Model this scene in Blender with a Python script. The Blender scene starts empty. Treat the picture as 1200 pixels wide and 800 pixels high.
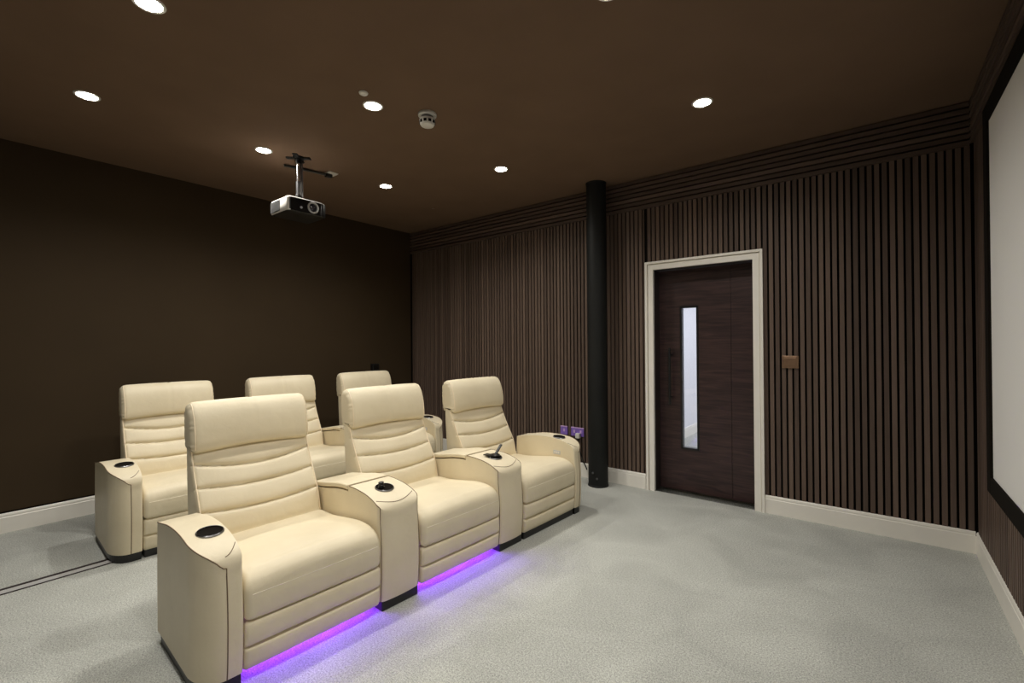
import bpy, bmesh, math, random
from mathutils import Vector, Matrix
random.seed(7)
PI = math.pi
scene = bpy.context.scene
C = scene.collection

# ------------------------------------------------------------------ measured place
F_PX, YAW, PITCH, ROLL, CAM_H = 539.535, 0.66749, 0.005523, -0.00722, 1.36
YW, XB, XS, H = 4.1347, -5.0415, 0.4985, 2.9003
YN = -1.25                 # wall behind the camera
STRIP0, STRIP1, PLAT_H = -3.862, -3.782, 0.0

# ------------------------------------------------------------------ materials
def new_mat(name):
    m = bpy.data.materials.new(name); m.use_nodes = True
    nt = m.node_tree; b = nt.nodes['Principled BSDF']
    return m, nt, b

def nd(nt, t, **kw):
    n = nt.nodes.new(t)
    for k, v in kw.items():
        if k in n.inputs.keys() if isinstance(k, str) else False: n.inputs[k].default_value = v
        else: setattr(n, k, v)
    return n

def simple(name, col, rough=.5, metal=0., var=.08, scale=30., bump=0., bscale=200., spec=.5):
    """a plain surface with a little procedural variation"""
    m, nt, b = new_mat(name)
    L = nt.links
    tc = nd(nt, 'ShaderNodeTexCoord')
    nz = nd(nt, 'ShaderNodeTexNoise'); nz.inputs['Scale'].default_value = scale; nz.inputs['Detail'].default_value = 3
    L.new(tc.outputs['Object'], nz.inputs['Vector'])
    rp = nd(nt, 'ShaderNodeValToRGB')
    lo = [c * (1 - var) for c in col]; hi = [min(1, c * (1 + var)) for c in col]
    rp.color_ramp.elements[0].position = .3; rp.color_ramp.elements[1].position = .7
    rp.color_ramp.elements[0].color = (*lo, 1); rp.color_ramp.elements[1].color = (*hi, 1)
    L.new(nz.outputs['Fac'], rp.inputs['Fac']); L.new(rp.outputs['Color'], b.inputs['Base Color'])
    b.inputs['Roughness'].default_value = rough; b.inputs['Metallic'].default_value = metal
    b.inputs['Specular IOR Level'].default_value = spec
    if bump:
        n2 = nd(nt, 'ShaderNodeTexNoise'); n2.inputs['Scale'].default_value = bscale; n2.inputs['Detail'].default_value = 4
        L.new(tc.outputs['Object'], n2.inputs['Vector'])
        bp = nd(nt, 'ShaderNodeBump'); bp.inputs['Strength'].default_value = bump; bp.inputs['Distance'].default_value = .002
        L.new(n2.outputs['Fac'], bp.inputs['Height']); L.new(bp.outputs['Normal'], b.inputs['Normal'])
    return m

def emit(name, col, strength):
    m, nt, b = new_mat(name)
    b.inputs['Base Color'].default_value = (*col, 1)
    b.inputs['Emission Color'].default_value = (*col, 1)
    b.inputs['Emission Strength'].default_value = strength
    return m

def carpet_mat():
    m, nt, b = new_mat('carpet'); L = nt.links
    tc = nd(nt, 'ShaderNodeTexCoord')
    fine = nd(nt, 'ShaderNodeTexNoise'); fine.inputs['Scale'].default_value = 190; fine.inputs['Detail'].default_value = 2; fine.inputs['Roughness'].default_value = .6
    big = nd(nt, 'ShaderNodeTexNoise'); big.inputs['Scale'].default_value = 2.2; big.inputs['Detail'].default_value = 5; big.inputs['Distortion'].default_value = .8
    for n in (fine, big): L.new(tc.outputs['Object'], n.inputs['Vector'])
    mid = nd(nt, 'ShaderNodeTexNoise'); mid.inputs['Scale'].default_value = 105; mid.inputs['Detail'].default_value = 3; mid.inputs['Roughness'].default_value = .7
    L.new(tc.outputs['Object'], mid.inputs['Vector'])
    av = nd(nt, 'ShaderNodeMix', data_type='FLOAT'); av.inputs[0].default_value = .4
    L.new(fine.outputs['Fac'], av.inputs[2]); L.new(mid.outputs['Fac'], av.inputs[3])
    r1 = nd(nt, 'ShaderNodeValToRGB')
    r1.color_ramp.elements[0].position = .36; r1.color_ramp.elements[1].position = .64
    r1.color_ramp.elements[0].color = (.25, .256, .235, 1); r1.color_ramp.elements[1].color = (.74, .755, .70, 1)
    L.new(av.outputs[0], r1.inputs['Fac'])
    r2 = nd(nt, 'ShaderNodeValToRGB')
    r2.color_ramp.elements[0].position = .35; r2.color_ramp.elements[1].position = .65
    r2.color_ramp.elements[0].color = (.80, .80, .80, 1); r2.color_ramp.elements[1].color = (1, 1, 1, 1)
    L.new(big.outputs['Fac'], r2.inputs['Fac'])
    mx = nd(nt, 'ShaderNodeMix', data_type='RGBA', blend_type='MULTIPLY'); mx.inputs[0].default_value = 1
    L.new(r1.outputs['Color'], mx.inputs[6]); L.new(r2.outputs['Color'], mx.inputs[7])
    L.new(mx.outputs[2], b.inputs['Base Color'])
    b.inputs['Roughness'].default_value = 1; b.inputs['Specular IOR Level'].default_value = .1
    b.inputs['Sheen Weight'].default_value = .25; b.inputs['Sheen Roughness'].default_value = .6
    bp = nd(nt, 'ShaderNodeBump'); bp.inputs['Strength'].default_value = .9; bp.inputs['Distance'].default_value = .006
    L.new(av.outputs[0], bp.inputs['Height']); L.new(bp.outputs['Normal'], b.inputs['Normal'])
    return m

def slat_mat(name, axis, cols, period):
    """dark wood veneer; tone changes from slat to slat (Object coords = world coords here)"""
    m, nt, b = new_mat(name); L = nt.links
    tc = nd(nt, 'ShaderNodeTexCoord')
    sp = nd(nt, 'ShaderNodeSeparateXYZ'); L.new(tc.outputs['Object'], sp.inputs[0])
    dv = nd(nt, 'ShaderNodeMath', operation='DIVIDE'); dv.inputs[1].default_value = period
    L.new(sp.outputs[axis], dv.inputs[0])
    fl = nd(nt, 'ShaderNodeMath', operation='FLOOR'); L.new(dv.outputs[0], fl.inputs[0])
    wn = nd(nt, 'ShaderNodeTexWhiteNoise', noise_dimensions='1D'); L.new(fl.outputs[0], wn.inputs['W'])
    mp = nd(nt, 'ShaderNodeMapping')
    s = [90, 90, 90]; s[2 if axis != 'Z' else 0] = 4
    mp.inputs['Scale'].default_value = s
    L.new(tc.outputs['Object'], mp.inputs['Vector'])
    nz = nd(nt, 'ShaderNodeTexNoise'); nz.inputs['Scale'].default_value = 1; nz.inputs['Detail'].default_value = 4
    L.new(mp.outputs['Vector'], nz.inputs['Vector'])
    ad = nd(nt, 'ShaderNodeMath', operation='MULTIPLY_ADD'); ad.inputs[1].default_value = .55
    L.new(wn.outputs['Value'], ad.inputs[0])
    ml = nd(nt, 'ShaderNodeMath', operation='MULTIPLY'); ml.inputs[1].default_value = .5
    L.new(nz.outputs['Fac'], ml.inputs[0]); L.new(ml.outputs[0], ad.inputs[2])
    rp = nd(nt, 'ShaderNodeValToRGB')
    rp.color_ramp.elements[0].position = .1; rp.color_ramp.elements[1].position = .9
    rp.color_ramp.elements[0].color = (*cols[0], 1); rp.color_ramp.elements[1].color = (*cols[1], 1)
    L.new(ad.outputs[0], rp.inputs['Fac']); L.new(rp.outputs['Color'], b.inputs['Base Color'])
    b.inputs['Roughness'].default_value = .6; b.inputs['Specular IOR Level'].default_value = .3
    return m

def door_mat():
    m, nt, b = new_mat('door_veneer'); L = nt.links
    tc = nd(nt, 'ShaderNodeTexCoord'); mp = nd(nt, 'ShaderNodeMapping')
    mp.inputs['Scale'].default_value = (2.0, 10, 26)
    L.new(tc.outputs['Object'], mp.inputs['Vector'])
    nz = nd(nt, 'ShaderNodeTexNoise'); nz.inputs['Scale'].default_value = 1.6; nz.inputs['Detail'].default_value = 7; nz.inputs['Distortion'].default_value = 1.0
    L.new(mp.outputs['Vector'], nz.inputs['Vector'])
    rp = nd(nt, 'ShaderNodeValToRGB')
    rp.color_ramp.elements[0].position = .35; rp.color_ramp.elements[1].position = .7
    rp.color_ramp.elements[0].color = (.022, .011, .011, 1); rp.color_ramp.elements[1].color = (.062, .032, .030, 1)
    L.new(nz.outputs['Fac'], rp.inputs['Fac']); L.new(rp.outputs['Color'], b.inputs['Base Color'])
    b.inputs['Roughness'].default_value = .42
    return m

def leather_mat(name, lo, hi, rough=.42):
    m, nt, b = new_mat(name); L = nt.links
    tc = nd(nt, 'ShaderNodeTexCoord')
    n1 = nd(nt, 'ShaderNodeTexNoise'); n1.inputs['Scale'].default_value = 6; n1.inputs['Detail'].default_value = 4
    vo = nd(nt, 'ShaderNodeTexVoronoi'); vo.inputs['Scale'].default_value = 420
    n2 = nd(nt, 'ShaderNodeTexNoise'); n2.inputs['Scale'].default_value = 22; n2.inputs['Detail'].default_value = 3; n2.inputs['Distortion'].default_value = .6
    for n in (n1, vo, n2): L.new(tc.outputs['Object'], n.inputs['Vector'])
    rp = nd(nt, 'ShaderNodeValToRGB')
    rp.color_ramp.elements[0].position = .3; rp.color_ramp.elements[1].position = .7
    rp.color_ramp.elements[0].color = (*lo, 1); rp.color_ramp.elements[1].color = (*hi, 1)
    L.new(n1.outputs['Fac'], rp.inputs['Fac']); L.new(rp.outputs['Color'], b.inputs['Base Color'])
    b.inputs['Roughness'].default_value = rough
    b.inputs['Specular IOR Level'].default_value = .35
    b1 = nd(nt, 'ShaderNodeBump'); b1.inputs['Strength'].default_value = .12; b1.inputs['Distance'].default_value = .001
    L.new(vo.outputs['Distance'], b1.inputs['Height'])
    b2 = nd(nt, 'ShaderNodeBump'); b2.inputs['Strength'].default_value = .18; b2.inputs['Distance'].default_value = .008
    L.new(n2.outputs['Fac'], b2.inputs['Height']); L.new(b1.outputs['Normal'], b2.inputs['Normal'])
    L.new(b2.outputs['Normal'], b.inputs['Normal'])
    return m

M = {}
M['carpet'] = carpet_mat()
M['ceiling'] = simple('ceiling_paint', (.165, .105, .068), .85, var=.05, scale=3, bump=.1, spec=.2)
M['wall_brown'] = simple('brown_wall_paint', (.046, .029, .013), .75, var=.06, scale=2, bump=.15, bscale=120, spec=.25)
M['white_paint'] = simple('white_gloss_paint', (.86, .83, .765), .35, var=.02, scale=8)
M['gap'] = simple('black_felt', (.009, .007, .005), .95, var=.1, spec=.1)
WOOD = ((.066, .044, .034), (.170, .118, .091))
PERIOD = .0415
M['slat_x'] = slat_mat('wood_slats', 'X', WOOD, PERIOD)
M['slat_y'] = slat_mat('wood_slats_screen_wall', 'Y', WOOD, PERIOD)
M['slat_z'] = slat_mat('wood_slats_frieze', 'Z', WOOD, PERIOD)
M['door'] = door_mat()
M['dark_wood'] = simple('dark_lining', (.024, .015, .013), .5, var=.2, scale=14)
M['leather'] = leather_mat('cream_leather', (.70, .615, .445), (.75, .665, .49))
M['leather2'] = leather_mat('cream_leather_piping', (.80, .68, .50), (.84, .72, .54))
M['seam'] = simple('shaded_brown_seam', (.16, .10, .055), .6)  # brown thread, darkened to carry the shade along the seams
M['thread'] = simple('white_thread', (.90, .84, .70), .6)
M['black'] = simple('black_plastic', (.010, .010, .010), .35, var=.2)
M['black_matt'] = simple('black_matt_paint', (.0075, .008, .0075), .6, var=.2, scale=6, spec=.3)
M['gloss_black'] = simple('black_gloss', (.006, .006, .007), .12, var=.1)
M['chrome'] = simple('chrome', (.75, .75, .76), .18, 1., var=.03)
M['steel'] = simple('brushed_dark_steel', (.22, .22, .23), .3, 1., var=.1)
M['bronze'] = simple('bronze_plate', (.32, .20, .125), .38, .75, var=.06)
M['white_plastic'] = simple('white_plastic', (.74, .72, .68), .4, var=.03)
M['silver'] = simple('silver_plastic', (.55, .55, .55), .35, .3, var=.05)
M['grey_grille'] = simple('grey_grille', (.13, .13, .13), .5, var=.1)
M['violet'] = simple('violet_reflection_plate', (.27, .16, .62), .3, .25, var=.08)  # metal plate; the LED's violet reflection is put into its colour
M['reflection_edge'] = simple('pink_violet_reflection', (.62, .42, .75), .35, var=.05)  # pinkish LED reflection painted on the socket top edges and rockers
M['strip'] = simple('grey_strip', (.46, .45, .44), .6, var=.04)
M['cap'] = simple('brown_cap', (.20, .14, .10), .5, var=.05)
M['screen'] = simple('projection_screen_fabric', (.80, .79, .77), .85, var=.01, scale=2, spec=.2)
M['corridor'] = simple('corridor_white_paint', (.82, .82, .86), .7, var=.02)
M['lamp'] = emit('downlight_lens', (1, .93, .80), 60)
M['led'] = emit('violet_led', (.20, .04, 1.0), 170)
g, nt, b = new_mat('clear_glass')
b.inputs['Transmission Weight'].default_value = 1; b.inputs['Roughness'].default_value = .0; b.inputs['IOR'].default_value = 1.45
b.inputs['Base Color'].default_value = (.97, .98, 1, 1)
M['glass'] = g
g, nt, b = new_mat('lens_glass')
b.inputs['Base Color'].default_value = (.02, .02, .03, 1); b.inputs['Roughness'].default_value = .05; b.inputs['Coat Weight'].default_value = 1
M['lens'] = g

# ------------------------------------------------------------------ mesh helpers
def finish(bm, name, mats, smooth=False, angle=40):
    me = bpy.data.meshes.new(name)
    bmesh.ops.recalc_face_normals(bm, faces=bm.faces[:])
    bm.to_mesh(me); bm.free()
    for m in (mats if isinstance(mats, (list, tuple)) else [mats]): me.materials.append(m)
    if smooth:
        me.polygons.foreach_set('use_smooth', [True] * len(me.polygons))
        me.set_sharp_from_angle(angle=math.radians(angle))
    me.update()
    return me

def link(name, me, parent=None, loc=None, rot=None):
    o = bpy.data.objects.new(name, me); C.objects.link(o)
    if parent is not None: o.parent = parent
    if loc is not None: o.location = loc
    if rot is not None: o.rotation_euler = rot
    return o

def box(bm, x0, x1, y0, y1, z0, z1, mi=0, bev=0, seg=2):
    r = bmesh.ops.create_cube(bm, size=1)
    vs = r['verts']
    bmesh.ops.scale(bm, vec=(x1 - x0, y1 - y0, z1 - z0), verts=vs)
    bmesh.ops.translate(bm, vec=((x0 + x1) / 2, (y0 + y1) / 2, (z0 + z1) / 2), verts=vs)
    fs = set(f for v in vs for f in v.link_faces)
    for f in fs: f.material_index = mi
    if bev:
        es = list(set(e for v in vs for e in v.link_edges))
        rb = bmesh.ops.bevel(bm, geom=es, offset=bev, segments=seg, profile=.5, affect='EDGES')
        for f in rb['faces']: f.material_index = mi

def cyl(bm, p0, p1, r0, r1=None, n=24, mi=0, caps=True):
    p0 = Vector(p0); p1 = Vector(p1); r1 = r0 if r1 is None else r1
    d = p1 - p0
    q = d.to_track_quat('Z', 'Y').to_matrix().to_4x4()
    m = Matrix.Translation((p0 + p1) / 2) @ q
    r = bmesh.ops.create_cone(bm, cap_ends=caps, segments=n, radius1=r0, radius2=r1, depth=d.length, matrix=m)
    for f in set(f for v in r['verts'] for f in v.link_faces): f.material_index = mi

def lathe(bm, prof, n=32, mi=0, mat=None):
    """prof = [(r, z)...] revolved round z"""
    rings = []
    for r, z in prof:
        if r < 1e-6: rings.append([bm.verts.new((0, 0, z))])
        else: rings.append([bm.verts.new((r * math.cos(2 * PI * i / n), r * math.sin(2 * PI * i / n), z)) for i in range(n)])
    for a, b_ in zip(rings, rings[1:]):
        for i in range(n):
            j = (i + 1) % n
            if len(a) == 1 and len(b_) == 1: continue
            if len(a) == 1: f = bm.faces.new((a[0], b_[i], b_[j]))
            elif len(b_) == 1: f = bm.faces.new((a[i], a[j], b_[0]))
            else: f = bm.faces.new((a[i], a[j], b_[j], b_[i]))
            f.material_index = mi
    if mat is not None:
        bmesh.ops.transform(bm, matrix=mat, verts=[v for r in rings for v in r])

def tube(bm, pts, r, n=8, mi=0, closed=False):
    pts = [Vector(p) for p in pts]
    rings = []
    N = len(pts)
    for i, p in enumerate(pts):
        a = pts[(i - 1) % N] if (closed or i > 0) else p
        c = pts[(i + 1) % N] if (closed or i < N - 1) else p
        t = (c - a).normalized()
        up = Vector((0, 0, 1)) if abs(t.z) < .9 else Vector((1, 0, 0))
        s = t.cross(up).normalized(); u = s.cross(t).normalized()
        rings.append([bm.verts.new(p + r * (math.cos(2 * PI * k / n) * s + math.sin(2 * PI * k / n) * u)) for k in range(n)])
    # keep neighbouring rings from twisting
    for i in range(N if closed else N - 1):
        A, B = rings[i], rings[(i + 1) % N]
        k0 = min(range(n), key=lambda k: (A[0].co - B[k].co).length)
        for k in range(n):
            bm.faces.new((A[k], A[(k + 1) % n], B[(k + 1 + k0) % n], B[(k + k0) % n])).material_index = mi
    if not closed:
        bm.faces.new(rings[0][::-1]).material_index = mi; bm.faces.new(rings[-1]).material_index = mi

def catmull(P, n, closed=False):
    """smooth curve through 2-D points, resampled evenly"""
    N = len(P); out = []
    segs = N if closed else N - 1
    for i in range(segs):
        g = (lambda k: P[k % N]) if closed else (lambda k: P[max(0, min(N - 1, k))])
        p0, p1, p2, p3 = g(i - 1), g(i), g(i + 1), g(i + 2)
        for k in range(24):
            t = k / 24
            out.append(tuple(.5 * ((2 * p1[d]) + (-p0[d] + p2[d]) * t + (2 * p0[d] - 5 * p1[d] + 4 * p2[d] - p3[d]) * t * t
                                   + (-p0[d] + 3 * p1[d] - 3 * p2[d] + p3[d]) * t ** 3) for d in range(2)))
    if not closed: out.append(tuple(P[-1]))
    else: out.append(out[0])
    L = [0]
    for a, b_ in zip(out, out[1:]): L.append(L[-1] + math.dist(a, b_))
    res = []; j = 0
    cnt = n if closed else n - 1
    for i in range(n):
        s = L[-1] * i / cnt
        while j < len(L) - 2 and L[j + 1] < s: j += 1
        d = L[j + 1] - L[j]; t = 0 if d < 1e-9 else (s - L[j]) / d
        res.append(tuple(out[j][k] + (out[j + 1][k] - out[j][k]) * t for k in range(2)))
    return res

def pad(bm, prof, y0, y1, r=.03, ny=24, disp=None, warp=None, mi=0):
    """upholstered block: closed side profile (x, z) lofted across y with rounded ends"""
    N = len(prof)
    area = sum(prof[i][0] * prof[(i + 1) % N][1] - prof[(i + 1) % N][0] * prof[i][1] for i in range(N))
    if area < 0: prof = prof[::-1]
    nrm = []
    for i in range(N):
        a = prof[i - 1]; c = prof[(i + 1) % N]
        tx, tz = c[0] - a[0], c[1] - a[1]; l = math.hypot(tx, tz) or 1
        nrm.append((tz / l, -tx / l))
    st = []
    for k in range(6):
        th = PI / 2 * k / 6
        st.append((y0 + r * (1 - math.sin(th + 1e-9)) if False else y0 + r * (1 - math.cos(th)), r * (1 - math.sin(th))))
    for k in range(ny + 1): st.append((y0 + r + (y1 - y0 - 2 * r) * k / ny, 0.))
    for k in range(5, -1, -1):
        th = PI / 2 * k / 6
        st.append((y1 - r * (1 - math.cos(th)), r * (1 - math.sin(th))))
    ym = (y0 + y1) / 2; hw = (y1 - y0) / 2
    rings = []
    for y, ins in st:
        u = (y - ym) / hw; ring = []
        for (x, z), (nx, nz) in zip(prof, nrm):
            d = -ins + (disp(x, u, z, nx, nz) if disp else 0)
            p = (x + nx * d, y, z + nz * d)
            if warp: p = warp(*p, u)
            ring.append(bm.verts.new(p))
        rings.append(ring)
    for A, B in zip(rings, rings[1:]):
        for i in range(N):
            j = (i + 1) % N
            bm.faces.new((A[i], A[j], B[j], B[i])).material_index = mi
    for R, s in ((rings[0], 1), (rings[-1], -1)):
        f = bm.faces.new(R[::s]); f.material_index = mi

def tag(o, label, cat, group=None):
    o['label'] = label; o['category'] = cat
    if group: o['group'] = group
    return o

def struct(o):
    o['kind'] = 'structure'; return o

def empty(name, loc=(0, 0, 0), rz=0):
    o = bpy.data.objects.new(name, None); C.objects.link(o)
    o.empty_display_size = .1; o.location = loc; o.rotation_euler = (0, 0, rz)
    return o

# ------------------------------------------------------------------ camera
cy, sy = math.cos(YAW), math.sin(YAW)
f0 = Vector((-sy, cy, 0)); r0 = Vector((cy, sy, 0)); u0 = Vector((0, 0, 1))
f1 = f0 * math.cos(PITCH) + u0 * math.sin(PITCH); u1 = u0 * math.cos(PITCH) - f0 * math.sin(PITCH)
r2 = r0 * math.cos(ROLL) + u1 * math.sin(ROLL); u2 = u1 * math.cos(ROLL) - r0 * math.sin(ROLL)
cam = bpy.data.cameras.new('camera'); co = bpy.data.objects.new('camera', cam); C.objects.link(co)
mw = Matrix((r2, u2, -f1)).transposed().to_4x4(); mw.translation = (0, 0, CAM_H)
co.matrix_world = mw
cam.sensor_width = 36; cam.lens = F_PX / 1200 * 36; cam.clip_start = .02
scene.camera = co

# ------------------------------------------------------------------ room shell
bm = bmesh.new(); box(bm, XB - .1, XS + .12, YN - .1, YW + .02, -.1, 0)
struct(link('floor', finish(bm, 'floor', M['carpet'])))
# flat joining strip across the carpet: grey band between two dark metal edges
bm = bmesh.new()
box(bm, STRIP0 + .014, STRIP1 - .005, YN, YW, -.001, .004, 1)
box(bm, STRIP0, STRIP0 + .018, YN, YW, -.001, .009, 0, .002)
box(bm, STRIP1 - .005, STRIP1, YN, YW, -.001, .006, 0, .001)
struct(link('trim_3', finish(bm, 'carpet_strip', [M['dark_wood'], M['strip']])))
bm = bmesh.new(); box(bm, XB - .1, XS + .12, YN - .1, YW + .2, H, H + .1)
struct(link('ceiling', finish(bm, 'ceiling', M['ceiling'])))

# left wall (behind the back row): painted board with a dark shadow gap over the skirting
bm = bmesh.new()
box(bm, XB - .1, XB - .012, YN - .1, YW + .1, -.1, H, 1)
box(bm, XB - .012, XB, YN, YW, PLAT_H + .155, H, 0)
struct(link('wall_left', finish(bm, 'wall_left', [M['wall_brown'], M['gap']])))
bm = bmesh.new(); box(bm, XB - .1, XS + .1, YN - .1, YN, 0, H)
struct(link('wall_front', finish(bm, 'wall_front', M['wall_brown'])))

# door opening
OX0, OX1, OZ = -1.604, -.772, 2.036     # clear opening
TX0, TX1, TZ = -1.687, -.713, 2.108     # outside of the architrave
BAND = .29
bm = bmesh.new()
back = YW + .03
box(bm, XB - .1, TX0 + .02, back, YW + .2, -.1, H, 1)
box(bm, TX1 - .02, XS + .1, back, YW + .2, -.1, H, 1)
box(bm, TX0 + .02, TX1 - .02, back, YW + .2, TZ - .02, H, 1)
n0 = math.floor(XB / PERIOD) + 1; n1 = math.floor(XS / PERIOD)
SW = .0275
for k in range(n0, n1 + 1):
    x0 = k * PERIOD + .0065; x1 = x0 + SW
    if x0 > XS - .010: continue
    x1 = min(x1, XS - .002)
    zb = .10
    if x1 > TX0 - .001 and x0 < TX1 + .001:
        if x0 < TX0 + .002 and x1 < TX0 + .02: x1 = TX0 - .002
        else: zb = TZ + .002
    box(bm, x0, x1, YW + .0095, back + .005, zb, H - BAND + .004, 0)
NB = 7; PB = BAND / NB
for k in range(NB):
    z0 = H - BAND + k * PB + .006
    box(bm, XB, XS - .01, YW - .004, back + .005, z0, z0 + PB - .013, 2)
struct(link('wall_back', finish(bm, 'wall_back', [M['slat_x'], M['gap'], M['slat_z']])))

# screen wall
bm = bmesh.new()
box(bm, XS + .024, XS + .12, YN - .1, YW + .2, -.1, H, 1)
m0 = math.floor(YN / PERIOD) + 1; m1 = math.floor(YW / PERIOD)
for k in range(m0, m1):
    y0 = k * PERIOD + .006
    box(bm, XS + .004, XS + .03, y0, y0 + SW, .10, H - BAND + .004, 0)
for k in range(NB):
    z0 = H - BAND + k * PB + .006
    box(bm, XS - .012, XS + .03, YN, YW - .012, z0 + .004, z0 + PB - .016, 2)
struct(link('wall_right', finish(bm, 'wall_right', [M['slat_y'], M['gap'], M['slat_z']])))

# skirting
def skirting(name, x0, x1, y0, y1, z0, along, out):
    """board with a small stepped top; 'out' = +1/-1 side facing the room along the other axis"""
    bm = bmesh.new()
    th = .013 if name != 'baseboard_left' else .018
    prof = [(0, 0), (.018, 0), (.018, .112), (.0145, .116), (.0145, .121), (.016, .125), (.013, .136), (.007, .142), (0, .142)]
    prof = [(d * th / .018, z) for d, z in prof]
    if along == 'x':
        A = [(x0, y0 + out * d, z0 + z) for d, z in prof]; B = [(x1, y0 + out * d, z0 + z) for d, z in prof]
    else:
        A = [(x0 + out * d, y0, z0 + z) for d, z in prof]; B = [(x0 + out * d, y1, z0 + z) for d, z in prof]
    va = [bm.verts.new(p) for p in A]; vb = [bm.verts.new(p) for p in B]
    for i in range(len(va)):
        j = (i + 1) % len(va); bm.faces.new((va[i], va[j], vb[j], vb[i]))
    bm.faces.new(va); bm.faces.new(vb[::-1])
    struct(link(name, finish(bm, name, M['white_paint'])))
skirting('baseboard_back_left', XB, TX0, YW + .013, 0, 0, 'x', -1)
skirting('baseboard_back_right', TX1, XS - .004, YW + .013, 0, 0, 'x', -1)
skirting('baseboard_right', XS + .009, 0, YN, YW, 0, 'y', -1)
skirting('baseboard_left', XB - .004, 0, YN, YW, PLAT_H, 'y', 1)

# architrave, moulded in two steps
bm = bmesh.new()
def arch(d0, d1, proj):
    """frame d0..d1 outside the opening, standing out by proj"""
    x0, x1, z1 = OX0 - d1, OX1 + d1, OZ + d1
    a0, a1, b1 = OX0 - d0, OX1 + d0, OZ + d0
    yf = YW + .012 - proj; yb = back
    for (p, q, r_, s) in (((x0, 0), (a0, 0), (a0, b1), (x0, z1)), ((a1, 0), (x1, 0), (x1, z1), (a1, b1)), ((x0, z1), (a0, b1), (a1, b1), (x1, z1))):
        fr = [bm.verts.new((u[0], yf, u[1])) for u in (p, q, r_, s)]
        bk = [bm.verts.new((u[0], yb, u[1])) for u in (p, q, r_, s)]
        bm.faces.new(fr); bm.faces.new(bk[::-1])
        for i in range(4):
            j = (i + 1) % 4; bm.faces.new((fr[i], bk[i], bk[j], fr[j]))
dW = TZ - OZ
arch(-.002, dW * .62, .012); arch(dW * .62, dW * .72, .001); arch(dW * .72, dW, .024)
struct(link('trim_1', finish(bm, 'architrave', M['white_paint'])))
# lining of the opening
DY = 4.285
bm = bmesh.new()
box(bm, OX0 - .03, OX0, YW + .012, DY + .06, 0, OZ + .03)
box(bm, OX1, OX1 + .03, YW + .012, DY + .06, 0, OZ + .03)
box(bm, OX0, OX1, YW + .012, DY + .06, OZ, OZ + .03)
struct(link('trim_2', finish(bm, 'door_lining', M['dark_wood'])))

# door leaf with a long vision panel
GX0, GX1, GZ0, GZ1 = -1.402, -1.250, .392, 1.690
bm = bmesh.new()
lx0, lx1, lz0, lz1 = OX0 + .004, OX1 - .004, .008, OZ - .004
GR = -.972                          # V-groove
def leaf_box(x0, x1, z0, z1): box(bm, x0, x1, DY, DY + .044, z0, z1)
leaf_box(lx0, GX0, lz0, lz1); leaf_box(GX1, GR - .004, lz0, lz1)
leaf_box(GX0, GX1, lz0, GZ0); leaf_box(GX0, GX1, GZ1, lz1)
leaf_box(GR + .004, lx1, lz0, lz1)
box(bm, GR - .004, GR + .004, DY + .006, DY + .04, lz0, lz1)
door = struct(link('door_1', finish(bm, 'door_leaf', M['door'])))
bm = bmesh.new()
for (a, b_, c, d) in ((GX0 - .006, GX0 + .012, GZ0, GZ1), (GX1 - .012, GX1 + .006, GZ0, GZ1), (GX0, GX1, GZ0 - .006, GZ0 + .012), (GX0, GX1, GZ1 - .012, GZ1 + .006)):
    box(bm, a, b_, DY - .004, DY + .048, c, d)
fr = link('glazing_frame', finish(bm, 'glazing_frame', M['black']), door)
bm = bmesh.new(); box(bm, GX0 + .008, GX1 - .008, DY + .019, DY + .025, GZ0 + .008, GZ1 - .008)
link('glass_pane', finish(bm, 'glass_pane', M['glass']), door)
bm = bmesh.new()
hx = -1.488
cyl(bm, (hx, DY - .055, .795), (hx, DY - .055, 1.315), .011, n=16)
for z in (.86, 1.25): cyl(bm, (hx, DY - .055, z), (hx, DY, z), .008, n=12)
link('door_handle', finish(bm, 'door_handle', M['black'], True), door)

# corridor seen through the vision panel
bm = bmesh.new(); box(bm, -2.6, 1.4, YW + .2, 9.4, -.1, 0)
struct(link('floor_corridor', finish(bm, 'floor_corridor', M['carpet'])))
bm = bmesh.new()
box(bm, -2.5, -2.15, YW + .2, 9.4, 0, 2.6); box(bm, -2.5, 1.4, 9.2, 9.4, 0, 2.6); box(bm, 1.2, 1.4, YW + .2, 9.4, 0, 2.6)
struct(link('wall_corridor', finish(bm, 'wall_corridor', M['corridor'])))
bm = bmesh.new(); box(bm, -2.5, 1.4, YW + .2, 9.4, 2.6, 2.7)
struct(link('ceiling_corridor', finish(bm, 'ceiling_corridor', M['corridor'])))
skirting('baseboard_corridor', -2.15, 0, YW + .2, 9.2, 0, 'y', 1)
la = bpy.data.lights.new('corridor_light', 'AREA'); la.energy = 62; la.shape = 'RECTANGLE'; la.size = 1.2; la.size_y = 3; la.color = (.93, .95, 1)
lo = bpy.data.objects.new('corridor_light', la); C.objects.link(lo); lo.location = (-.6, 6.6, 2.58)

# round black column beside the slatted wall
PX, PY = -2.098, 3.985
bm = bmesh.new()
lathe(bm, [(0, 0), (.098, 0), (.098, .012), (.094, .016), (.094, H - .012), (.098, H - .008), (.098, H), (0, H)], 48, mat=Matrix.Translation((PX, PY, 0)))
col = link('column', finish(bm, 'column', M['black_matt'], True))
struct(col); 
for ang, z in ((-95, .135), (-70, .085)):
    a = math.radians(ang); d = Vector((math.cos(a), math.sin(a), 0))
    bm = bmesh.new(); p = Vector((PX, PY, z)) + d * .093
    cyl(bm, p, p + d * .006, .011, .008, 16)
    link('screw_cap', finish(bm, 'screw_cap', M['steel'], True), col)

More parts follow.
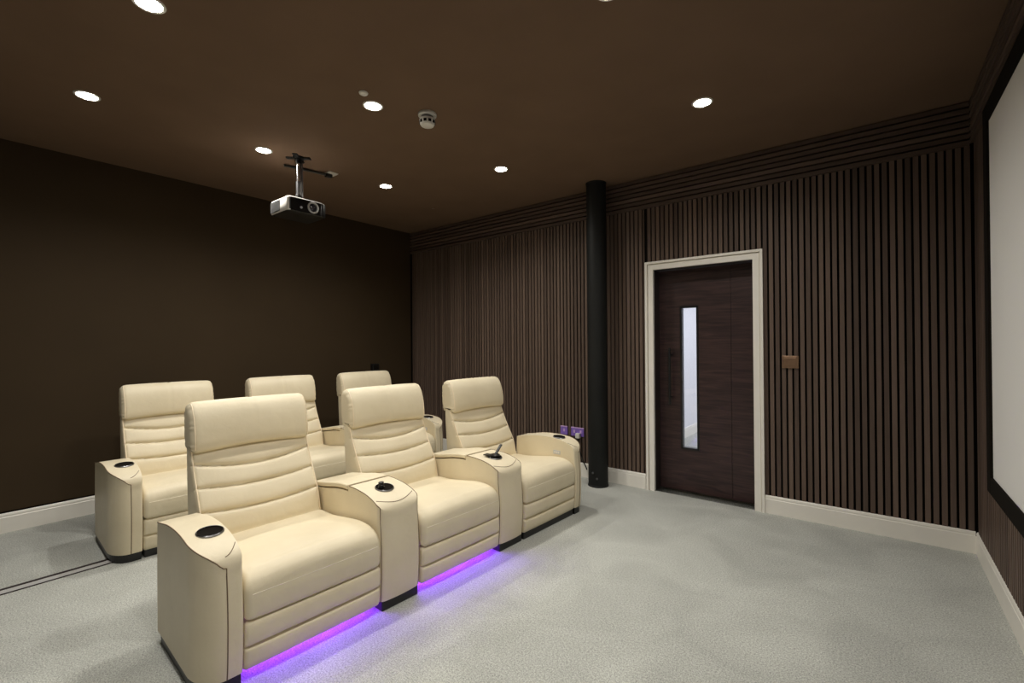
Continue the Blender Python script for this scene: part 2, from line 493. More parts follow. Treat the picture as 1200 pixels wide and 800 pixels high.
# ------------------------------------------------------------------ projection screen (16:9) on the right wall
SY1, SY0, SZ0, SZ1 = 3.335, .12, .665, 2.475
fw = .085
t = empty('projection_screen', (XS, (SY0 + SY1) / 2, SZ0))
tag(t, 'large white projection screen in a black frame on the slatted right wall', 'projection screen')
def place(o, t):   # world-coordinate mesh under an empty that is not rotated
    o.parent = t; o.location = -Vector(t.location)
bm = bmesh.new(); box(bm, XS - .034, XS - .026, SY0 - .01, SY1 + .01, SZ0 - .01, SZ1 + .01)
o = link('screen_fabric', finish(bm, 'screen_fabric', M['screen'])); place(o, t)
bm = bmesh.new()
for a, b_, c, d in ((SY0 - fw, SY0, SZ0 - fw, SZ1 + fw), (SY1, SY1 + fw, SZ0 - fw, SZ1 + fw), (SY0, SY1, SZ0 - fw, SZ0), (SY0, SY1, SZ1, SZ1 + fw)):
    box(bm, XS - .046, XS, a, b_, c, d, 0, .003)
o = link('frame', finish(bm, 'screen_frame', M['gap'])); place(o, t)

# ------------------------------------------------------------------ cinema seating
SWID = .635; AW = .156; CW = .250; DEP = .60
def ztop(x):
    """height of arm and console tops, x = 0 at the front, negative to the back"""
    P = [(-.70, .535), (-.56, .556), (-.42, .580), (-.28, .586), (-.17, .578), (-.10, .556), (-.05, .522), (-.018, .478), (0.0, .425)]
    if x <= P[0][0]: return P[0][1]
    for (a, za), (b_, zb) in zip(P, P[1:]):
        if x <= b_:
            t = (x - a) / (b_ - a); return za + (zb - za) * t
    return P[-1][1]
_zt = catmull([(-.70, .535), (-.56, .556), (-.42, .580), (-.28, .587), (-.18, .581), (-.11, .569), (-.06, .553), (-.030, .538), (-.010, .518), (0.0, .488)], 160)
def ztop(x):
    if x <= _zt[0][0]: return _zt[0][1]
    for (a, za), (b_, zb) in zip(_zt, _zt[1:]):
        if x <= b_: return za + (zb - za) * ((x - a) / max(1e-9, b_ - a))
    return _zt[-1][1]
ZB = .052                                 # underside of the upholstery

def front_bulge(z):                       # slight belly of the front faces
    return .012 * math.sin(PI * max(0, min(1, (z - ZB) / .40))) ** .8

def solid_arm(bm, ys, xf, x_rear, lid=None, mi=0):
    """loft across y; xf(y) = front limit at that y (plan outline)"""
    rings = []
    for y in ys:
        f = xf(y); zf = ztop(f); ring = []
        n1 = 26
        for k in range(n1):               # up the front face
            z = ZB + (zf - ZB) * k / n1
            ring.append((f + front_bulge(z), y, z))
        n2 = 40
        xs = [f + (x_rear - f) * (k / n2) ** 1.35 for k in range(n2 + 1)]
        if lid is not None:               # a clean step where the lid begins
            i0 = min(range(1, n2), key=lambda i: abs(xs[i] - lid))
            xs[i0] = lid; xs[i0 + 1] = lid - .004
        for x in xs:                      # back along the top
            zz = ztop(x)
            if lid is not None: zz -= .030 * max(0, min(1, (lid - x) / .004))
            ring.append((x, y, zz))
        for k in range(1, 12):
            ring.append((x_rear - .008 * math.sin(PI * k / 12), y, ztop(x_rear) + (ZB - ztop(x_rear)) * k / 12))
        for k in range(10):
            ring.append((x_rear + (f - x_rear) * k / 10, y, ZB))
        rings.append([bm.verts.new(p) for p in ring])
    N = len(rings[0])
    for A, B in zip(rings, rings[1:]):
        for i in range(N):
            j = (i + 1) % N; bm.faces.new((A[i], A[j], B[j], B[i])).material_index = mi
    bm.faces.new(rings[0]).material_index = mi; bm.faces.new(rings[-1][::-1]).material_index = mi

MESH = {}
# --- end arm (built as the left one: y = 0 outer ... AW inner)
EX, EY = .15, .098
def arm_xf(y):
    if y < EY:
        t = (EY - y) / EY
        return -EX * (1 - math.sqrt(max(0, 1 - t * t)))
    if y > AW - .012:
        t = (y - (AW - .012)) / .012; return -.012 * (1 - math.sqrt(max(0, 1 - t * t)))
    return 0.
def arm_mesh(mirror):
    bm = bmesh.new()
    ys = [EY * (1 - math.cos(PI / 2 * k / 14)) for k in range(15)]
    ys += [EY + (AW - .012 - EY) * k / 5 for k in range(1, 6)]
    ys += [AW - .012 + .012 * math.sin(PI / 2 * k / 4) for k in range(1, 5)]
    solid_arm(bm, ys, arm_xf, -DEP)
    if mirror: bmesh.ops.scale(bm, vec=(1, -1, 1), verts=bm.verts)
    return finish(bm, 'armrest', M['leather'], True, 50)
def arm_piping(mirror):
    bm = bmesh.new(); s = -1 if mirror else 1
    pts = [(-DEP, 0, ztop(-DEP))] + [(-DEP + (DEP - EX) * k / 14, 0, ztop(-DEP + (DEP - EX) * k / 14)) for k in range(1, 14)]
    for k in range(15):
        y = EY * (1 - math.cos(PI / 2 * k / 14)); x = arm_xf(y); pts.append((x, y, ztop(x)))
    # then over the front edge and down
    zc = ztop(0)
    pts += [(front_bulge(z) + .0005, EY, z) for z in [zc + (ZB - zc) * k / 14 for k in range(15)]]
    tube(bm, [(p[0], s * p[1], p[2]) for p in pts], .0022, 6)
    one = finish(bm, 'piping', M['seam'], True); bm = bmesh.new()
    q = []
    for k in range(11):                    # short curved seam closing the top panel
        u = k / 10; y = EY + (AW - .006 - EY) * u
        x = -.018 - .050 * u ** 2
        q.append((x, s * y, ztop(x) + .0005))
    tube(bm, q, .0016, 6)
    return [one, finish(bm, 'piping', M['seam'], True)]
def cup_mesh():
    bm = bmesh.new()
    lathe(bm, [(0, .0022), (.038, .0022), (.041, .0040), (.043, .0068), (.047, .007), (.050, .003), (.050, -.010)], 40)
    return finish(bm, 'cup_holder', M['gap'], True)
def cup_rim():
    bm = bmesh.new()
    lathe(bm, [(.046, .0065), (.0485, .0075), (.0515, .004), (.0515, -.008)], 40)
    return finish(bm, 'cup_rim', M['steel'], True)
MESH['armL'] = arm_mesh(False); MESH['armR'] = arm_mesh(True)
MESH['pipL'] = arm_piping(False); MESH['pipR'] = arm_piping(True)
MESH['cup'] = cup_mesh(); MESH['rim'] = cup_rim()

# --- seat cushion
def seam_groove(v, v0, w): return math.exp(-((v - v0) / w) ** 2)
bm = bmesh.new()
prof = catmull([(-.62, .395), (-.45, .405), (-.30, .424), (-.17, .440), (-.08, .436), (-.02, .412), (.010, .376), (.018, .335), (.016, .290), (.010, .258), (-.012, .250), (-.10, .252), (-.40, .25), (-.60, .26), (-.64, .33)], 150, True)
def d_seat(x, u, z, nx, nz):
    d = 0
    if nz > .2:
        t = min(1, (nz - .2) / .6); d += .014 * t * t * (3 - 2 * t) * (1 - u * u) * min(1, max(0, (x + .62) / .2))
    if nx > .3: d += .005 * (1 - u ** 4) - .0015 * seam_groove(z, .356, .005)
    return d
seat_x = max(x for x, z in prof if abs(z - .356) < .006)
pad(bm, prof, -SWID / 2 + .003, SWID / 2 - .003, .028, 22, d_seat)
MESH['seat'] = finish(bm, 'seat', M['leather'], True, 60)
bm = bmesh.new()
tube(bm, [(seat_x + .0012 + .0042 * (1 - ((2 * k / 24 - 1) * .91) ** 4), -SWID / 2 + .03 + (SWID - .06) * k / 24, .356) for k in range(25)], .0013, 6)
MESH['stitch'] = finish(bm, 'stitching', M['thread'], True)
# --- leg rest: two padded bands under the cushion
bm = bmesh.new()
prof = catmull([(-.06, .244), (-.02, .248), (.004, .238), (.008, .20), (.006, .14), (.004, .10), (.0, .065), (-.010, .049), (-.03, .046), (-.06, .06), (-.065, .14)], 130, True)
def d_leg(x, u, z, nx, nz):
    if nx < .2: return 0
    zs = .142
    d = -.014 * seam_groove(z, zs, .006)
    if z > zs: t = (z - zs) / (.248 - zs)
    else: t = (z - .048) / (zs - .048)
    return d + .010 * (1 - abs(2 * t - 1) ** 3) * (1 - u ** 6)
pad(bm, prof, -SWID / 2 + .004, SWID / 2 - .004, .016, 18, d_leg)
MESH['legrest'] = finish(bm, 'leg_rest', M['leather'], True, 60)

# --- backrest
BK = [(-.578, .36), (-.596, .42), (-.622, .52), (-.670, .61), (-.720, .70), (-.760, .79), (-.778, .84)]
prof = catmull(BK + [(-.80, .87), (-.835, .87), (-.848, .80), (-.838, .62), (-.82, .40), (-.80, .20), (-.78, .14), (-.70, .14), (-.64, .22)], 260, True)
SEAMS = [(.755, .040), (.645, .024), (.535, .022)]
def d_back(x, u, z, nx, nz):
    if nx < .25 or z < .33: return 0
    zz = [s - a * (1 - u * u) for s, a in SEAMS]
    d = 0
    for s in zz: d -= .012 * seam_groove(z, s, .0055)
    lv = [.83] + zz + [.40]
    for a, b_ in zip(lv, lv[1:]):
        if b_ <= z <= a:
            t = (z - b_) / (a - b_); d += .013 * (1 - abs(2 * t - 1) ** 3) * (1 - u ** 6)
    return d
bm = bmesh.new()
pad(bm, prof, -SWID / 2 + .014, SWID / 2 - .014, .024, 26, d_back)
MESH['back'] = finish(bm, 'backrest', M['leather'], True, 60)
bs = catmull(BK, 40); MESH['bpipe'] = []
for s in (-1, 1):
    bm = bmesh.new()
    tube(bm, [(x - .004, s * (SWID / 2 - .0212), z) for x, z in bs], .004, 8)
    MESH['bpipe'].append(finish(bm, 'piping', M['leather2'], True))
# --- headrest
prof = catmull([(-.742, .818), (-.735, .838), (-.736, .88), (-.745, .94), (-.762, .995), (-.790, 1.035), (-.822, 1.054), (-.860, 1.046), (-.886, 1.01), (-.892, .95), (-.886, .88), (-.872, .826), (-.83, .810), (-.77, .808)], 170, True)
def d_head(x, u, z, nx, nz):
    d = 0
    if nx > .2: d += .006 * (1 - u ** 4) - .0025 * seam_groove(u, 0, .008) * (1 if z > .84 else 0)
    if abs(u) > .93: d += .0030 * math.sin(z * 165 + 2 * math.sin(z * 60)) * (abs(u) - .93) / .07
    return d
def w_head(x, y, z, u):
    k = max(0, min(1, (.96 - z) / .14))
    return (x, y, z + .020 * (1 - u * u) * k - .006 * k + .012 * (1 - k))
bm = bmesh.new()
pad(bm, prof, -SWID / 2 + .012, SWID / 2 - .012, .036, 40, d_head, w_head)
MESH['head'] = finish(bm, 'headrest', M['leather'], True, 60)
bm = bmesh.new()
hp = [p for p in catmull([(-.737, .826), (-.735, .842), (-.736, .88), (-.745, .94), (-.762, .998), (-.790, 1.042), (-.812, 1.058)], 24)]
MESH['hpipe'] = []
for s in (-1, 1):
    bm = bmesh.new(); tube(bm, [(x - .002, s * (SWID / 2 - .029), z) for x, z in hp], .0032, 8)
    MESH['hpipe'].append(finish(bm, 'piping', M['leather2'], True))
# --- bases
def base_box(x0, x1, y0, y1, top=.056):
    bm = bmesh.new(); box(bm, x0, x1, y0, y1, 0, top, 0, .006)
    return finish(bm, 'base', M['black'])
MESH['base_seat'] = base_box(-.76, -.406, -SWID / 2 + .01, SWID / 2 - .01, .20)
MESH['base_seat_full'] = base_box(-.76, -.012, -SWID / 2 + .01, SWID / 2 - .01)
def base_arm(s):
    bm = bmesh.new()
    pts = []
    ys = [EY * (1 - math.cos(PI / 2 * k / 10)) for k in range(11)]
    for y in ys: pts.append((arm_xf(y) - .008, .008 + y * (AW - .016) / AW))
    pts += [(-.008, AW - .006), (-DEP + .02, AW - .006), (-DEP + .02, .008)]
    lo = [bm.verts.new((x, s * y, 0)) for x, y in pts]; hi = [bm.verts.new((x, s * y, ZB + .004)) for x, y in pts]
    bm.faces.new(lo); bm.faces.new(hi[::-1])
    for i in range(len(pts)):
        j = (i + 1) % len(pts); bm.faces.new((lo[i], lo[j], hi[j], hi[i]))
    return finish(bm, 'base', M['black'])
MESH['base_armL'] = base_arm(1); MESH['base_armR'] = base_arm(-1)
MESH['base_console'] = base_box(-.62, -.012, -CW / 2 + .012, CW / 2 - .012)
# --- LED strip under the leg rest
bm = bmesh.new(); box(bm, -.406, -.399, -SWID / 2 + .012, SWID / 2 - .012, .074, .118, 0, .002)
MESH['led'] = finish(bm, 'led_strip', M['led'])
# --- control panel on the inner face of a right arm
bm = bmesh.new()
box(bm, -.205, -.135, -.004, .0, .455, .487, 0, .0015)
for k in range(3): box(bm, -.196 + k * .019, -.183 + k * .019, -.0055, -.003, .464, .478, 1, .001)
MESH['ctrl'] = finish(bm, 'control_panel', [M['silver'], M['white_plastic']])
# --- console between seats
def con_xf(y):
    e = CW / 2; r = .03; a = abs(y)
    base = -.010 * (a / e) ** 2
    if a > e - r:
        t = (a - (e - r)) / r; return base - r * (1 - math.sqrt(max(0, 1 - t * t)))
    return base
bm = bmesh.new()
h = CW / 2; r = .03
ys = [-h + r * (1 - math.cos(PI / 2 * k / 6)) for k in range(6)] + [-h + r + (CW - 2 * r) * k / 10 for k in range(11)] + [h - r * (1 - math.cos(PI / 2 * k / 6)) for k in range(5, -1, -1)]
LIDX = -.31
solid_arm(bm, ys, con_xf, -.70, LIDX)
MESH['con'] = finish(bm, 'body', M['leather'], True, 50)
bm = bmesh.new()            # storage lid
prof = [(LIDX, ztop(LIDX) + .002), (LIDX + .003, ztop(LIDX) + .012)] 
top = [(LIDX - .005 - (.70 - .31) * k / 20, ztop(LIDX - (.70 - .31) * k / 20) + .004) for k in range(21)]
bot = [(x, z - .026) for x, z in top[::-1]]
pad(bm, top + bot, -h - .003, h + .003, .006, 8)
MESH['lid'] = finish(bm, 'lid', M['leather'], True, 50)
MESH['cpipe'] = []
def cp(b):
    MESH['cpipe'].append(finish(b, 'piping', M['seam'], True))
for s in (-1, 1):
    bm = bmesh.new()
    pts = []
    for k in range(16):
        x = LIDX + .006 + (-.030 - LIDX - .006) * k / 15; pts.append((x, s * h, ztop(x)))
    for k in range(1, 8):
        y = h - r * (1 - math.cos(PI / 2 * k / 14)); x = con_xf(y); pts.append((x, s * y, ztop(x) if k < 7 else ztop(x)))
    xx = con_xf(h - r * (1 - math.cos(PI / 2 * 7 / 14))); yy = h - r * (1 - math.cos(PI / 2 * 7 / 14)); zz = ztop(xx)
    pts += [(xx + front_bulge(z), s * yy, z) for z in [zz + (ZB - zz) * k / 12 for k in range(1, 13)]]
    tube(bm, pts, .002, 6); cp(bm)
bm = bmesh.new(); q = []
for k in range(17):
    u = -1 + 2 * k / 16; y = u * (h - .012)
    x = -.060 + .034 * (1 - u * u)
    q.append((x, y, ztop(x) + .0005))
tube(bm, q, .0018, 6); cp(bm)
bm = bmesh.new(); q = []
for k in range(9):
    u = -1 + 2 * k / 8; y = u * (h - .001)
    x = LIDX + .004 ; q.append((x, y, ztop(x) + .0005))
tube(bm, q, .0018, 6); cp(bm)

def part(name, key, parent, loc=(0, 0, 0), rot=(0, 0, 0)):
    if isinstance(MESH[key], list):
        return [link(name, m, parent, loc, rot) for m in MESH[key]]
    return link(name, MESH[key], parent, loc, rot)

def cup(parent, x, y):
    sl = (ztop(x + .02) - ztop(x - .02)) / .04
    c = part('cup_holder', 'cup', parent, (x, y, ztop(x) + .0), (0, -math.atan(sl), 0))
    part('rim', 'rim', c)
    return c

ROWS = {'front': (Vector((-2.008, .627, 0)), -.0477), 'back': (Vector((-3.705, .697, 0)), -.0477)}
def at(row, x, y, z=0):
    o, a = ROWS[row]
    return o + Vector((x * math.cos(a) - y * math.sin(a), x * math.sin(a) + y * math.cos(a), z))

def recliner(row, yc, label, armL=False, armR=False, led=False):
    t = empty('recliner', at(row, 0, yc), ROWS[row][1])
    tag(t, label, 'armchair', row + ' row of cream recliners')
    s = part('seat', 'seat', t); part('stitching', 'stitch', s)
    part('leg_rest', 'legrest', t)
    b_ = part('backrest', 'back', t); part('piping', 'bpipe', b_)
    hd = part('headrest', 'head', t); part('piping', 'hpipe', hd)
    part('base', 'base_seat' if led else 'base_seat_full', t)
    if led:
        part('led_strip', 'led', t)['label'] = 'glowing violet light strip under the leg rest'
    if armL:
        a = part('armrest', 'armL', t, (0, -SWID / 2 - AW, 0)); part('piping', 'pipL', a); cup(a, -.19, .095)
        part('foot', 'base_armL', a)
    if armR:
        a = part('armrest', 'armR', t, (0, SWID / 2 + AW, 0)); part('piping', 'pipR', a); cup(a, -.19, -.095)
        part('foot', 'base_armR', a)
        part('control_panel', 'ctrl', a, (0, -AW, 0))
    return t
def console(row, yc, label):
    t = empty('console', at(row, 0, yc), ROWS[row][1])
    tag(t, label, 'console', 'storage consoles between the recliners')
    bd = part('body', 'con', t); part('piping', 'cpipe', bd)
    part('lid', 'lid', t)
    cup(t, -.155, 0)
    part('base', 'base_console', t)
    return t
y1 = AW + SWID / 2; c1 = AW + SWID + CW / 2; y2 = AW + SWID + CW + SWID / 2; c2 = AW + 2 * SWID + 1.5 * CW; y3 = AW + 2 * SWID + 2 * CW + SWID / 2
recliner('front', y1, 'cream leather recliner nearest the camera, front row, with violet light underneath and a left armrest', armL=True, led=True)
recliner('front', y2, 'middle cream leather recliner of the front row, between two consoles, violet light underneath', led=True)
recliner('front', y3, 'cream leather recliner of the front row nearest the black column, black base, right armrest', armR=True)
console('front', c1, 'cream console of the front row with a short black post in its cup holder')
console('front', c2, 'cream console in the front row nearer the column, tilted black holder on its top')
recliner('back', y1, 'cream leather recliner of the back row at far left with its own left armrest', armL=True)
recliner('back', y2, 'middle cream leather recliner of the back row, below the projector', armL=False)
recliner('back', y3, 'farthest cream leather recliner of the back row, near the corner of the room', armR=True)
console('back', c1, 'cream console in the back row hidden behind the nearest front recliner')
console('back', c2, 'cream console in the back row beside the farthest recliner')

# things standing in the consoles' cup holders
zc = ztop(-.155) + .008
p = at('front', -.158, c1 - .018, zc - .003)
t = tag(empty('tray_mount', p, ROWS['front'][1]), 'short black ridged post standing in the console cup holder', 'holder', 'black holders on the front consoles')
bm = bmesh.new(); lathe(bm, [(0, 0), (.018, 0), (.018, .004), (0, .004)], 24)
link('foot', finish(bm, 'foot', M['black'], True, 30), t)
bm = bmesh.new(); lathe(bm, [(0, .003), (.0135, .003), (.0135, .008), (.015, .010), (.015, .014), (.0135, .016), (.0135, .019), (.015, .021), (.015, .029), (.012, .031), (0, .031)], 24)
link('post', finish(bm, 'post', M['black'], True, 30), t)
p = at('front', -.155, c2, zc + .003)
t = tag(empty('phone_holder', p, ROWS['front'][1] + .1), 'black holder with a tilted flat arm lying on the console top', 'holder', 'black holders on the front consoles')
bm = bmesh.new(); lathe(bm, [(0, 0), (.036, 0), (.036, .006), (.030, .010), (0, .010)], 28)
box(bm, -.06, .012, -.055, -.01, .004, .011, 0, .002)
link('foot', finish(bm, 'foot', M['black'], True, 30), t)
bm = bmesh.new()
box(bm, -.010, .010, -.004, .004, 0, .085, 0, .002)
o = link('arm', finish(bm, 'arm', M['black']), t, (.0, .01, .008), (math.radians(-50), 0, 0))

# ------------------------------------------------------------------ ceiling fittings
DL = [(-2.548, .615, 'brightest downlight at the top left edge of the picture'),
      (-3.778, .604, 'downlight in the ceiling at far left, above the left back recliner'),
      (-2.526, 1.775, 'downlight in the ceiling beside the small white sensor'),
      (-3.769, 1.638, 'downlight in the ceiling just left of the projector mount'),
      (-3.714, 2.75, 'small-looking downlight in the ceiling right of the projector, deepest in the room'),
      (-2.571, 3.123, 'downlight in the ceiling left of the black column'),
      (-.856, 3.076, 'downlight in the ceiling in front of the door'),
      (-.90, 1.838, 'downlight in the ceiling at the top edge of the picture above the carpet'),
      (-.90, .615, 'unseen downlight assumed in the ceiling above the camera'),  # out of view; assumed lamp for the bright near carpet
      (-.90, -.60, 'unseen downlight added in the ceiling behind the camera')]  # unseen fill lamp, added to lift headrests, screen and floor
bm = bmesh.new(); lathe(bm, [(.049, .0), (.051, -.004), (.060, -.005), (.064, -.001), (.064, 0)], 40)
ring_me = finish(bm, 'ring', M['white_plastic'], True)
bm = bmesh.new(); lathe(bm, [(0, -.004), (.036, -.004), (.051, -.002)], 32)
lens_me = finish(bm, 'lens', M['lamp'], True)
LP = 68
spot = bpy.data.lights.new('beam', 'SPOT'); spot.energy = LP; spot.color = (1, .965, .89)
spot.spot_size = math.radians(150); spot.spot_blend = 1.0; spot.shadow_soft_size = .035
for x, y, lab in DL:
    t = tag(empty('downlight', (x, y, H)), lab, 'ceiling light', 'recessed downlights')
    link('ring', ring_me, t); link('lens', lens_me, t)
    s = bpy.data.objects.new('beam', spot); C.objects.link(s); s.parent = t; s.location = (0, 0, -.012)

t = tag(empty('smoke_detector', (-2.335, 2.066, H)), 'white round smoke detector on the ceiling right of the white sensor', 'smoke detector')
bm = bmesh.new(); lathe(bm, [(0, 0), (.060, 0), (.062, -.006), (.060, -.016), (.048, -.019), (0, -.019)], 40)
link('base', finish(bm, 'base', M['white_plastic'], True, 35), t)
bm = bmesh.new(); lathe(bm, [(0, -.018), (.040, -.018), (.040, -.042), (0, -.042)], 32)
link('neck', finish(bm, 'neck', M['grey_grille'], True, 35), t)
bm = bmesh.new(); lathe(bm, [(0, -.036), (.050, -.036), (.052, -.045), (.051, -.064), (.042, -.080), (.028, -.086), (0, -.086)], 40)
hd = link('sensor_head', finish(bm, 'sensor_head', M['white_plastic'], True, 35), t)
for k in range(10):
    a = 2 * PI * k / 10 - .40
    bm = bmesh.new(); box(bm, .044, .0528, -.010, .010, -.068, -.050, 0, .001)
    link('slot', finish(bm, 'slot', M['gap']), hd, (0, 0, 0), (0, 0, a))

bm = bmesh.new(); lathe(bm, [(0, 0), (.026, 0), (.028, -.003), (.024, -.010), (.012, -.014), (0, -.015)], 28)
o = link('ceiling_sensor', finish(bm, 'ceiling_sensor', M['white_plastic'], True), None, (-2.437, 1.645, H))
tag(o, 'tiny white round sensor on the ceiling between two downlights', 'sensor')
bm = bmesh.new(); lathe(bm, [(0, 0), (.018, 0), (.018, -.004), (.010, -.007), (0, -.007)], 24)
o = link('ceiling_plug', finish(bm, 'ceiling_plug', M['cap'], True), None, (-3.906, 3.54, H))
tag(o, 'faint brown disc on the ceiling near the far corner', 'cover cap')

# ------------------------------------------------------------------ projector on its ceiling mount
pm = tag(empty('projector_mount', (-3.70, 1.882, H)), 'black ceiling mount with a chrome pole holding the projector', 'mount')
bm = bmesh.new()
lathe(bm, [(0, 0), (.05, 0), (.05, -.008), (.022, -.014), (.022, -.05), (0, -.05)], 28)
for k in range(4):
    a = PI / 4 + k * PI / 2
    m = Matrix.Rotation(a, 4, 'Z')
    tmp = bmesh.new(); box(tmp, .02, .095, -.02, .02, -.012, 0, 0, .004); bmesh.ops.transform(tmp, matrix=m, verts=tmp.verts)
    me = bpy.data.meshes.new('t'); tmp.to_mesh(me); tmp.free(); bm.from_mesh(me); bpy.data.meshes.remove(me)
link('ceiling_plate', finish(bm, 'ceiling_plate', M['black'], True, 35), pm)
bm = bmesh.new(); cyl(bm, (0, 0, -.04), (0, 0, -.315), .016, n=24)
link('pole', finish(bm, 'pole', M['chrome'], True), pm)
bm = bmesh.new(); cyl(bm, (0, 0, -.20), (0, 0, -.32), .021, n=24); cyl(bm, (0, .026, -.04), (0, .026, -.335), .010, n=12)
link('sleeve', finish(bm, 'sleeve', M['steel'], True), pm)
bm = bmesh.new()
lathe(bm, [(0, -.31), (.026, -.31), (.03, -.325), (.022, -.35), (0, -.355)], 20)
for sx, sy_ in ((-1, -1), (-1, 1), (1, -1), (1, 1)):
    tube(bm, [(0, 0, -.335), (sx * .05, sy_ * .05, -.347), (sx * .085, sy_ * .10, -.359)], .008, 8)
    cyl(bm, (sx * .085, sy_ * .10, -.353), (sx * .085, sy_ * .10, -.371), .010, n=12)
link('bracket', finish(bm, 'bracket', M['black'], True, 35), pm)

PT = -.371
pj = tag(empty('projector', (-3.70, 1.885, H + PT)), 'projector with glossy black front and white side hanging from the ceiling', 'projector')
bw, bd_, bh = .165, .15, .118
def body_pts():
    pts = []
    for sx, sy_, r_ in ((1, -1, .028), (1, 1, .05), (-1, 1, .03), (-1, -1, .03)):
        cx, cyy = sx * (bd_ - r_), sy_ * (bw - r_)
        a0 = {(1, -1): -PI / 2, (1, 1): 0, (-1, 1): PI / 2, (-1, -1): PI}[(sx, sy_)]
        for k in range(7): pts.append((cx + r_ * math.cos(a0 + PI / 2 * k / 6), cyy + r_ * math.sin(a0 + PI / 2 * k / 6)))
    return pts
bm = bmesh.new(); P = body_pts(); rings = []
for z, ins in ((0, .016), (-.006, .005), (-.014, 0), (-bh + .012, 0), (-bh + .004, .004), (-bh, .012)):
    rings.append([bm.verts.new((x * (1 - ins / bd_) + .006 * (1 - (y / bw) ** 2) * (1 if x > 0 else 0), y * (1 - ins / bw), z)) for x, y in P])
for A, B in zip(rings, rings[1:]):
    for i in range(len(A)):
        j = (i + 1) % len(A); bm.faces.new((A[i], A[j], B[j], B[i]))
bm.faces.new(rings[0]); bm.faces.new(rings[-1][::-1])
bm.normal_update()
for f in bm.faces:                     # black belly and back, white lid and cheek
    c = f.calc_center_median()
    f.material_index = 0 if (c.z > -.012 or (c.z > -.115 and c.y < -bw * .55 and abs(f.normal.z) < .6 and c.x < .147)) else 1
link('housing', finish(bm, 'housing', [M['white_plastic'], M['black']], True, 35), pj)
bm = bmesh.new()
N = 16; A = []; B = []
for k in range(N + 1):
    y = -bw + .022 + (2 * bw - .05) * k / N
    x = bd_ + .006 * (1 - (y / bw) ** 2) + .002 - (.018 * max(0, (y - bw + .055) / .03) ** 2)
    A.append((x, y))
v = [[bm.verts.new((x + dx, y, z)) for x, y in A] for dx, z in ((-.02, -.010), (0, -.012), (0, -bh + .006), (-.02, -bh + .004))]
for r_a, r_b in zip(v, v[1:]):
    for i in range(N): bm.faces.new((r_a[i], r_a[i + 1], r_b[i + 1], r_b[i]))
for e in (0, N): bm.faces.new([r_[e] for r_ in v])
bm.faces.new(v[0] + v[3][::-1])
link('front_panel', finish(bm, 'front_panel', M['gloss_black'], True, 30), pj)
bm = bmesh.new()
mt = Matrix.Translation((bd_ + .004, .035, -.062)) @ Matrix.Rotation(PI / 2, 4, 'Y')
lathe(bm, [(.030, 0), (.046, 0), (.047, .008), (.042, .014), (.036, .012), (.032, .002)], 36, mat=mt)
ln = link('lens_ring', finish(bm, 'lens_ring', M['silver'], True, 35), pj)
bm = bmesh.new(); lathe(bm, [(.033, .002), (.026, .005), (.015, .010), (0, .012)], 32, mat=mt)
link('lens', finish(bm, 'lens', M['lens'], True), ln)
bm = bmesh.new(); cyl(bm, (bd_ + .002, -.062, -.080), (bd_ + .010, -.062, -.080), .010, n=16)
link('infrared_window', finish(bm, 'infrared_window', M['silver'], True), pj)
bm = bmesh.new()
box(bm, -.135, .022, -bw - .0015, -bw + .004, -.104, -.014, 1, .003)
for k in range(11): box(bm, -.128 + k * .0135, -.121 + k * .0135, -bw - .004, -bw + .004, -.099, -.019, 0)
link('vent', finish(bm, 'vent', [M['grey_grille'], M['black']]), pj)

# ceiling power point and its black cable bar behind the mount
t = tag(empty('ceiling_socket', (-3.812, 2.236, H)), 'small white power socket on the ceiling right of the projector pole', 'socket')
bm = bmesh.new(); box(bm, -.045, .045, -.045, .045, -.010, 0, 0, .003)
link('plate', finish(bm, 'plate', M['white_plastic']), t)
t = tag(empty('power_cable', (-3.86, 2.06, H)), 'black power lead with plug running along the ceiling behind the projector pole', 'cable')
bm = bmesh.new()
p0 = Vector((-3.90, 1.86, -.020)) ; p1 = Vector((-3.825, 2.215, -.020))
off = Vector((-3.86, 2.06, 0))
tube(bm, [p0 - off, (p0 + p1) / 2 - off + Vector((0, 0, .002)), p1 - off], .011, 10)
link('lead', finish(bm, 'lead', M['black'], True), t)
bm = bmesh.new(); box(bm, .015, .06, .13, .185, -.040, -.0105, 0, .005)
link('plug', finish(bm, 'plug', M['black']), t)

# ------------------------------------------------------------------ wall fittings
YF = YW + .0095
t = tag(empty('switch_plate', (-.5165, YF, 1.205)), 'square bronze switch plate on the slats right of the door', 'switch')
bm = bmesh.new(); box(bm, -.056, .056, -.012, .0, -.048, .048, 0, .003)
pl = link('plate', finish(bm, 'plate', M['bronze']), t)
bm = bmesh.new(); box(bm, -.040, .040, -.0145, -.010, -.036, .034, 0, .002)
link('rocker', finish(bm, 'rocker', M['bronze']), t)

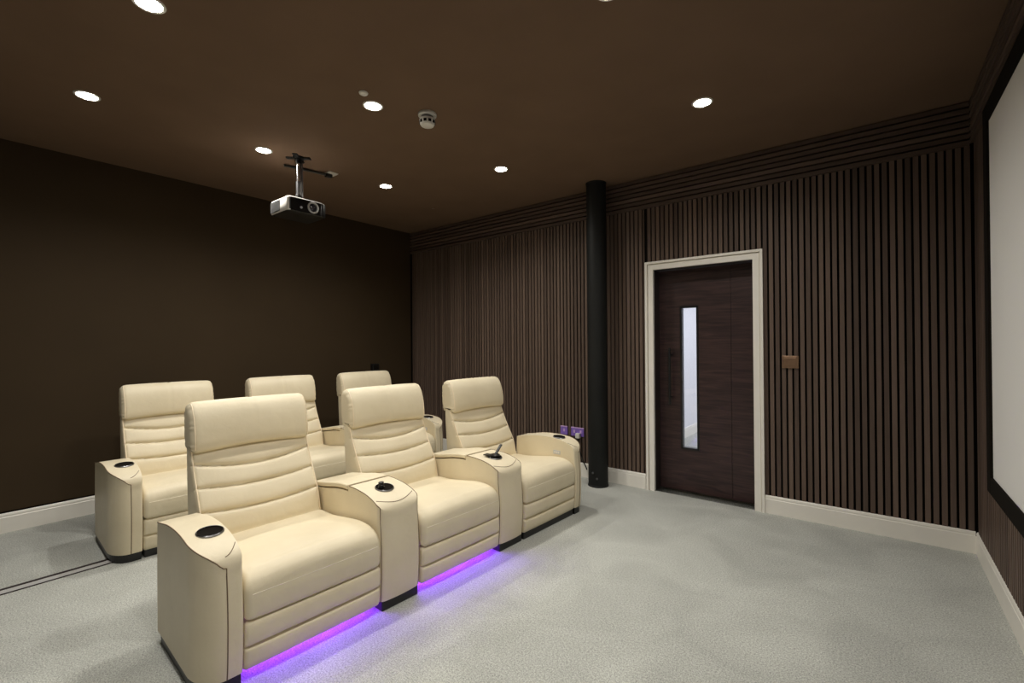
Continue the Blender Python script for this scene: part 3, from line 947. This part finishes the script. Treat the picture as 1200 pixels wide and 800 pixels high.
def wall_socket(x, z, w, hgt, label, gangs):
    t = tag(empty('wall_socket', (x, YF, z)), label, 'socket', 'wall sockets by the column with painted violet reflection')
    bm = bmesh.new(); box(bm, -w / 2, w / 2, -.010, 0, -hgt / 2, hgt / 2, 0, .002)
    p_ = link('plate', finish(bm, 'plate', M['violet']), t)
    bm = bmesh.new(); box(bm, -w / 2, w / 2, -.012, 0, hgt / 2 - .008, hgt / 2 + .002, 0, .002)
    link('top_edge', finish(bm, 'top_edge', M['reflection_edge']), t)
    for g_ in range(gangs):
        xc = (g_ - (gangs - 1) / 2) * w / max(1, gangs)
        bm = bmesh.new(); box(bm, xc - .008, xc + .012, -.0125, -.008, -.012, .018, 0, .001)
        link('rocker', finish(bm, 'rocker', M['reflection_edge']), t)
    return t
wall_socket(-2.573, .452, .085, .088, 'single wall socket with painted violet LED reflection behind the front row right armrest', 1)
wall_socket(-2.412, .452, .150, .088, 'double wall socket with painted violet LED reflection touching the black column in view', 2)
t = tag(empty('socket_plug', (-2.392, YF - .012, .418)), 'white plug with black lead in the double wall socket', 'plug')
bm = bmesh.new(); box(bm, -.024, .024, -.040, 0, -.026, .026, 0, .008)
link('plug_body', finish(bm, 'plug_body', M['white_plastic']), t)
bm = bmesh.new(); tube(bm, [(0, -.022, -.024), (.002, -.024, -.07), (.02, -.02, -.15), (.05, -.016, -.24), (.085, -.016, -.30), (.10, -.018, -.33)], .006, 8)
link('lead', finish(bm, 'lead', M['black'], True), t)

t = tag(empty('wall_box', (XB, 3.535, 1.078)), 'small black box on the brown left wall above the farthest back recliner', 'wall fitting')
bm = bmesh.new(); box(bm, 0, .05, -.05, .05, -.042, .042, 0, .006)
link('housing', finish(bm, 'housing', M['black']), t)
bm = bmesh.new(); box(bm, .048, .054, -.034, .034, -.028, .028, 0, .002)
link('cover', finish(bm, 'cover', M['gap']), t)

# ------------------------------------------------------------------ world and view
w = bpy.data.worlds.new('world'); scene.world = w; w.use_nodes = True
w.node_tree.nodes['Background'].inputs['Color'].default_value = (0, 0, 0, 1)
w.node_tree.nodes['Background'].inputs['Strength'].default_value = 0
vs = scene.view_settings
scene.display_settings.display_device = 'sRGB'
vs.view_transform = 'Standard'; vs.look = 'None'; vs.gamma = 1; vs.use_curve_mapping = False
vs.exposure = 0.0
scene.cycles.use_denoising = True
scene.cycles.max_bounces = 10; scene.cycles.diffuse_bounces = 6; scene.cycles.glossy_bounces = 4; scene.cycles.transmission_bounces = 6
scene.cycles.sample_clamp_indirect = 8
scene.cycles.caustics_reflective = False; scene.cycles.caustics_refractive = False
